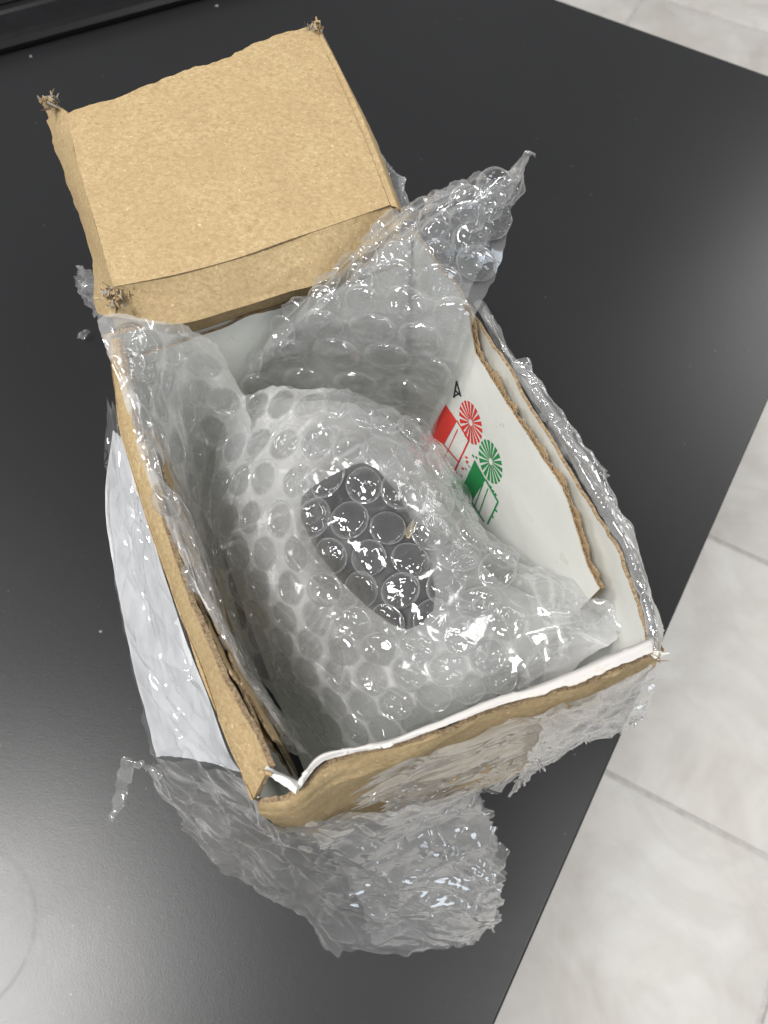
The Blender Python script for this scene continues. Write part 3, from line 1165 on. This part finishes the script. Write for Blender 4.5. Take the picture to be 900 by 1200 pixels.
# black item under the first layer
item = thing('wrapped_item', 'black plastic item showing through the bubble wrap', 'item')
p0, p1 = at(398, 578, 0.1285), at(484, 716, 0.1255)
ctr = (p0 + p1) / 2
item.location = ctr
ax = p1 - p0
item.rotation_euler = (0, 0, math.atan2(ax[1], ax[0]))
Lh = float(np.linalg.norm(ax)) / 2 + 0.004
bm = bmesh.new()
prof = [(-1.0, 0.0), (-0.985, 0.55), (-0.93, 0.80), (-0.80, 0.93), (-0.4, 1.0), (0.1, 0.90), (0.5, 0.72), (0.8, 0.52), (0.95, 0.32), (1.0, 0.0)]
SEG = 32
rings = []
for x, rr in prof:
    ring = []
    for k in range(SEG):
        a = 2 * math.pi * k / SEG
        c, s = math.cos(a), math.sin(a)
        e = 0.62
        ring.append(bm.verts.new((x * Lh, rr * 0.0118 * math.copysign(abs(c) ** e, c), rr * 0.0085 * math.copysign(abs(s) ** e, s))))
    rings.append(ring)
for a, b in zip(rings, rings[1:]):
    for k in range(SEG):
        bm.faces.new((a[k], a[(k + 1) % SEG], b[(k + 1) % SEG], b[k]))
bmesh.ops.remove_doubles(bm, verts=bm.verts, dist=1e-6)
bmesh.ops.recalc_face_normals(bm, faces=bm.faces)
me = bpy.data.meshes.new('body')
bm.to_mesh(me)
bm.free()
me.polygons.foreach_set('use_smooth', [True] * len(me.polygons))
me.materials.append(BLACKM)
o = bpy.data.objects.new('body', me)
COL.objects.link(o)
o.parent = item
box_mesh('raised_panel', (-Lh * .55, -.006, .0080), (Lh * .35, .006, .0092), BLACKP, item, 0.0005)

pc = at(480, 622, 0.1345)  # added metal piece, stands in for the warm glint on the item
cl = box_mesh('glint_piece', (-.0022, -.0009, -.0012), (.0022, .0009, .0006), mat_metal('glint_metal', (0.72, 0.60, 0.36)), None, 0.0003, rot=1.1, org=pc)
cl.parent = item
cl.matrix_parent_inverse = (Matrix.Translation(item.location) @ item.rotation_euler.to_matrix().to_4x4()).inverted()

# upright sheet at the back right corner
DB = 0.0
sb = [
    [(285, 500, .080), (300, 495, .085), (345, 505, .085), (405, 512, .085), (462, 515, .085), (500, 530, .085)],
    [(283, 450, .110), (302, 440, .116), (355, 432, .118), (418, 436, .120), (478, 448, .120), (526, 470, .119)],
    [(322, 386, .128), (338, 378, .140), (385, 372, .144), (440, 376, .145), (498, 386, .146), (548, 402, .146)],
    [(368, 342, .136), (385, 330, .150), (422, 324, .156), (466, 318, .160), (522, 322, .161), (576, 346, .158)],
    [(420, 294, .146), (440, 281, .160), (474, 278, .167), (512, 274, .170), (552, 276, .170), (594, 290, .167)],
    [(468, 256, .154), (486, 246, .166), (512, 244, .174), (545, 240, .177), (575, 238, .177), (603, 238, .174)],
    [(545, 236, .160), (558, 222, .170), (572, 212, .178), (586, 206, .181), (598, 204, .181), (612, 200, .179)],
]
G = ragged(world_grid(sb), 220, 180, 61, (.1, .2, .25, .12), 8)
N_ = normals(G)
pl2 = Perlin(62)
H_ = pl2(G / 0.018) * 0.0012 + crumple(G, 63, 0.018) * 0.0004 + creases(G, 66, 24, 0.016, 0.0007) * 0.0004
G = G + N_ * H_[..., None]
wrap2 = sheet('bubble_wrap', G, WRAP)
tag(wrap2, 'clear bubble wrap corner standing up at the back right, over the lid', 'bubble wrap', 'bubble wrap in the box')
nb2 = bubbles(G, normals(G), wrap2, seed=2, margin=0.02, R=0.0050, pitch=0.0112)
clear_under(wrap2, G, sheet_haze(G, H_, 7), nb2, 0.0050)
G2 = G - normals(G) * 0.0030 + normals(G) * (crumple(G, 67, 0.009) * 0.0007)[..., None]
G2 = G2[10:205:2, 14:-10:2]
o = sheet('inner_layer', G2, WRAP_IN, wrap2)
set_haze(o, np.interp(np.arange(len(G2)), [0, 50, 70, 100], [.65, .60, .30, .22])[:, None] * sheet_haze(G2, crumple(G2, 67, 0.009) * .0007, 10))
# twisted tip
tipc = np.array([[at(596, 212, .179), at(606, 214, .180), at(613, 208, .179)],
                 [at(600, 200, .181), at(607, 200, .183), at(614, 198, .181)],
                 [at(608, 188, .183), at(612, 188, .185), at(618, 190, .183)],
                 [at(614, 180, .186), at(618, 178, .187), at(622, 182, .185)],
                 [at(624, 180, .187), at(628, 181, .188), at(629, 184, .187)]])
G = fine(tipc, 40, 24)
N_ = normals(G)
G = G + N_ * (crumple(G, 65, 0.004) * 0.0005)[..., None]
set_haze(sheet('twisted_tip', G, FILM, wrap2), np.full(G.shape[:2], 2.0))

# sheet hanging over the left wall
sc_ = [
    [(112, 374, .153), (140, 368, .155), (170, 372, .155), (215, 378, .152), (258, 400, .146)],
    [(118, 402, .155), (146, 398, .156), (178, 412, .152), (228, 428, .138), (286, 452, .132)],
    [(138, 450, .154), (160, 455, .154), (190, 475, .143), (238, 500, .116), (303, 512, .122)],
    [(160, 525, .152), (180, 535, .151), (205, 555, .136), (240, 570, .105), (264, 590, .106)],
    [(192, 608, .151), (208, 614, .149), (228, 636, .135), (247, 655, .098), (259, 675, .092)],
    [(228, 688, .150), (240, 694, .147), (255, 715, .132), (267, 735, .100), (280, 748, .085)],
    [(262, 752, .146), (270, 758, .142), (284, 778, .128), (298, 798, .102), (310, 810, .078)],
    [(296, 804, .140), (304, 810, .134), (318, 828, .122), (332, 845, .102), (342, 856, .080)],
    [(338, 866, .132), (344, 870, .128), (354, 880, .122), (364, 888, .112), (370, 893, .098)],
]
G = ragged(world_grid(sc_), 240, 120, 71, (.15, .1, .15, .2), 9)
N_ = normals(G)
pl3 = Perlin(72)
H_ = pl3(G / 0.012) * 0.0011 + crumple(G, 73, 0.013) * 0.0006 + crumple(G, 74, 0.004) * 0.00008 + creases(G, 76, 50, 0.016, 0.0008) * 0.0005
G = G + N_ * H_[..., None]
wrap3 = sheet('bubble_wrap', G, WRAP)
tag(wrap3, 'clear bubble wrap draped over the left rim and sagging into the box', 'bubble wrap', 'bubble wrap in the box')
nb3 = bubbles(G, normals(G), wrap3, seed=3, margin=0.035, back=lambda a, b: True, skip=lambda a, b: b < 0.24 or a < 0.05)
clear_under(wrap3, G, sheet_haze(G, H_, 8), nb3, 0.0044, 2.0)

# ------------------------------------------------------------------ torn outer plastic wrapping
FW_ = thing('plastic_wrapping', 'torn clear plastic wrapping and packing tape round the outside of the box', 'plastic wrap')


def film(name, rows, mat, nu, nv, seed, amt, amp=1.0, size=0.009, freq=9, low=0.0012, parent=FW_, ncr=45):
    G = ragged(world_grid(rows), nu, nv, seed, amt, freq)
    N = normals(G)
    n = Perlin(seed + 1)
    h = n(G / 0.016) * low + crumple(G, seed + 2, size) * 0.0008 * amp + crumple(G, seed + 4, size * .42) * 0.00015 * amp
    h = h + creases(G, seed + 8, ncr, 0.024, 0.0009) * 0.0009
    hz = sheet_haze(G, h, seed + 6)
    G = G + N * h[..., None]
    G[..., 2] = np.maximum(G[..., 2], 0.0006)
    o = sheet(name, G, mat, parent)
    set_haze(o, hz)
    return o


# address label and the film over it, standing off the left wall
lab = [[(132, 500, .132), (150, 520, .138), (172, 585, .139)],
       [(124, 585, .122), (152, 600, .132), (186, 655, .139)],
       [(131, 660, .119), (168, 680, .130), (216, 745, .139)],
       [(146, 745, .117), (192, 765, .129), (243, 815, .139)],
       [(164, 820, .115), (216, 835, .128), (268, 880, .139)],
       [(182, 888, .113), (234, 893, .126), (284, 905, .138)]]
G = ragged(world_grid(lab), 70, 36, 81, (.08, .06, .08, 0), 5)
G = noise_disp(G, 82, 0.020, 0.0006)
sheet('address_label', G, PAPER, FW_)
fl_rows = [[(120, 466, .134), (140, 470, .141), (158, 540, .1415)]] + [[(a[0] - 3, a[1] + 1, a[2] + .0012), (b[0] - 1, b[1], b[2] + .0016), (c[0], c[1] + 1, c[2] + .0016)] for a, b, c in lab[1:]] + [
    [(196, 935, .098), (250, 930, .112), (300, 945, .130)]]
film('left_film', fl_rows, FILM_FLAT, 220, 100, 83, (.15, .1, .12, .02), 0.5, 0.016, ncr=70)
# black figure printed on the label's edge
q = [(119, 540), (119, 532), (121, 528), (124, 528), (126, 532), (125, 538), (121, 543), (125, 545)]
pts = [at(x, y, 0.1335) for x, y in q]
cu = bpy.data.curves.new('printed_figure', 'CURVE')
cu.dimensions = '3D'
cu.bevel_depth = 0.00018
sp = cu.splines.new('POLY')
sp.points.add(len(pts) - 1)
for k, p in enumerate(pts):
    sp.points[k].co = (*p, 1)
cu.materials.append(INK)
tmp = bpy.data.objects.new('printed_figure', cu)
COL.objects.link(tmp)
me = bpy.data.meshes.new_from_object(tmp)
bpy.data.objects.remove(tmp)
o = bpy.data.objects.new('printed_figure', me)
COL.objects.link(o)
o.parent = FW_

# crumpled skirt in front of the near left corner
sk = [[(178, 888, .088), (230, 893, .108), (292, 915, .134), (322, 968, .128), (420, 955, .120), (500, 940, .110), (560, 928, .100)],
      [(172, 905, .072), (232, 935, .088), (300, 962, .098), (350, 990, .098), (430, 985, .094), (510, 968, .090), (586, 960, .092)],
      [(205, 955, .052), (262, 985, .064), (325, 1005, .074), (385, 1015, .078), (450, 1020, .078), (525, 1010, .080), (592, 990, .084)],
      [(238, 1002, .034), (295, 1022, .046), (350, 1040, .056), (410, 1052, .062), (470, 1060, .064), (535, 1055, .066), (594, 1035, .070)],
      [(285, 1035, .020), (325, 1050, .030), (372, 1075, .038), (425, 1095, .044), (480, 1100, .046), (538, 1092, .048), (588, 1070, .054)],
      [(330, 1052, .010), (356, 1066, .016), (386, 1118, .020), (430, 1116, .026), (485, 1117, .028), (540, 1112, .030), (578, 1092, .038)]]
film('front_film', sk, FILM, 220, 280, 91, (.05, .35, .25, .25), 1.5, 0.015, 8, 0.0030, ncr=170)
sk2 = [[(a + 4, b - 6, max(.004, c - .010)) for a, b, c in r[3:]] for r in sk]
film('front_film', sk2, FILM, 160, 160, 95, (.05, .45, .1, .3), 1.4, 0.013, 8, 0.0025, ncr=80)
# stretched tape over the front wall
tp = [[(395, 925, .143), (470, 895, .1445), (545, 866, .1445), (592, 846, .1445), (658, 828, .1445), (708, 808, .1445), (766, 775, .1445)],
      [(402, 945, .128), (475, 915, .128), (548, 886, .128), (596, 866, .128), (655, 846, .128), (706, 828, .128), (762, 800, .128)],
      [(415, 962, .112), (482, 938, .105), (550, 912, .100), (598, 893, .102), (655, 868, .110), (705, 850, .116), (755, 828, .116)],
      [(430, 975, .095), (490, 955, .085), (552, 936, .078), (592, 928, .080), (640, 898, .094), (695, 868, .106), (742, 858, .108)]]
film('tape', tp, FILM_TAPE, 80, 150, 99, (.05, .35, .8, .1), 0.5, 0.018, 8, 0.0012, ncr=60)
film('right_front_film', [[(640, 838, .143), (690, 818, .144), (735, 796, .1445), (767, 772, .1445)],
                          [(628, 862, .130), (688, 842, .130), (738, 822, .130), (768, 800, .132)],
                          [(606, 905, .100), (676, 868, .112), (732, 852, .116), (762, 830, .120)],
                          [(588, 948, .080), (650, 892, .098), (706, 866, .108), (740, 860, .112)]], FILM_MILKY, 70, 110, 103, (.05, .4, .15, .2), 1.0, 0.007, 10)
# film standing along the right rim
rf_in = [(556, 352, .146), (592, 418, .148), (636, 490, .149), (682, 568, .1485), (712, 614, .149), (732, 645, .149), (750, 692, .149), (761, 735, .149), (766, 760, .149)]
rf_out = [(566, 358, .140), (618, 440, .148), (650, 480, .149), (694, 545, .147), (722, 598, .147), (742, 632, .145), (757, 688, .142), (769, 728, .141), (770, 764, .140)]
rf_low = [(565, 378, .118), (606, 446, .120), (646, 508, .120), (684, 572, .120), (710, 615, .120), (728, 650, .118), (745, 696, .115), (755, 738, .112), (760, 775, .112)]
film('right_film', [rf_in, [((a[0] + b[0]) / 2, (a[1] + b[1]) / 2, max(a[2], b[2]) + .0018) for a, b in zip(rf_in, rf_out)], rf_out, rf_low], FILM_MILKY, 50, 240, 107, (.3, 0, 0, 0), 0.8, 0.010, 14, 0.0012)
film('right_film', [[(600, 418, .149), (640, 480, .151), (676, 535, .151), (704, 580, .150), (735, 628, .149)],
                    [(612, 424, .152), (652, 476, .153), (690, 534, .152), (716, 582, .151), (742, 622, .149)],
                    [(622, 438, .147), (662, 490, .148), (698, 545, .147), (722, 592, .146), (745, 640, .145)]], FILM, 30, 140, 111, (.5, .6, .1, .1), 1.0, 0.009, 12, 0.0014)
# loose end in the near right corner inside the box
film('loose_end', [[(668, 690, .128), (700, 694, .132), (725, 712, .134), (752, 745, .136)],
                   [(665, 715, .126), (700, 718, .133), (722, 735, .133), (748, 752, .132)],
                   [(668, 755, .122), (692, 764, .124), (712, 766, .122), (738, 766, .120)]], FILM_WHITE, 90, 100, 115, (.2, .2, .1, .1), 1.6, 0.008)
# torn wisp at the left, and scraps behind the lid
film('torn_strip', [[(176, 900, .090), (186, 905, .090), (196, 918, .088)],
                    [(158, 890, .092), (166, 894, .093), (176, 905, .090)],
                    [(142, 889, .090), (148, 896, .092), (158, 902, .090)],
                    [(138, 910, .084), (146, 914, .086), (155, 918, .084)],
                    [(133, 932, .080), (140, 936, .081), (148, 936, .080)],
                    [(127, 964, .078), (130, 962, .078), (136, 956, .078)]], FILM, 70, 24, 119, (0, .2, .3, .3), 0.9, 0.006, 7)
film('torn_scrap', [[(92, 308, .130), (104, 312, .138), (116, 330, .142)], [(86, 330, .122), (102, 345, .132), (118, 360, .140)], [(96, 345, .118), (108, 372, .126), (122, 385, .138)]], FILM, 40, 30, 123, (.2, .2, .2, 0), 1.2, 0.006)
film('torn_scrap', [[(420, 150, .148), (436, 160, .140)], [(440, 185, .146), (458, 192, .138)], [(458, 215, .145), (470, 222, .137)], [(470, 245, .145), (479, 252, .136)]], FILM_MILKY, 60, 20, 127, (.2, 0, 0, .2), 0.8, 0.006)

# ------------------------------------------------------------------ small bits on the table
def crumb(px, py, r, mat, label, seed):
    bm = bmesh.new()
    bmesh.ops.create_icosphere(bm, subdivisions=2, radius=r)
    n = Perlin(seed)
    for v in bm.verts:
        k = 1 + 0.6 * float(n(np.array([list(v.co / r * 1.2)]))[0])
        v.co = Vector((v.co.x * k * 1.3, v.co.y * k, max(-r * .4, v.co.z * k * .6)))
    me = bpy.data.meshes.new('crumb')
    bm.to_mesh(me)
    bm.free()
    me.materials.append(mat)
    o = bpy.data.objects.new('crumb', me)
    COL.objects.link(o)
    p = at(px, py, r * .4)
    o.location = p
    tag(o, label, 'crumb', 'specks on the table')


crumb(254, 7, 0.0008, GREYP, 'pale speck on the table at the top edge, right of the black device', 1)
crumb(36, 66, 0.0006, GREYP, 'pale speck on the table close to the black device front', 2)
crumb(118, 740, 0.0005, GREYP, 'pale speck on the table left of the address label', 3)
film('plastic_crumb', [[(92, 398, .002), (98, 402, .003)], [(96, 394, .003), (102, 398, .003)], [(100, 390, .003), (106, 393, .002)]], FILM_MILKY, 12, 8, 131, (.2, .2, .2, .2), .6, 0.003, parent=None)
tag(bpy.data.objects['plastic_crumb'], 'tiny shred of plastic on the table left of the lid', 'plastic shred')
print('bubbles', len(nb1), len(nb2), len(nb3))
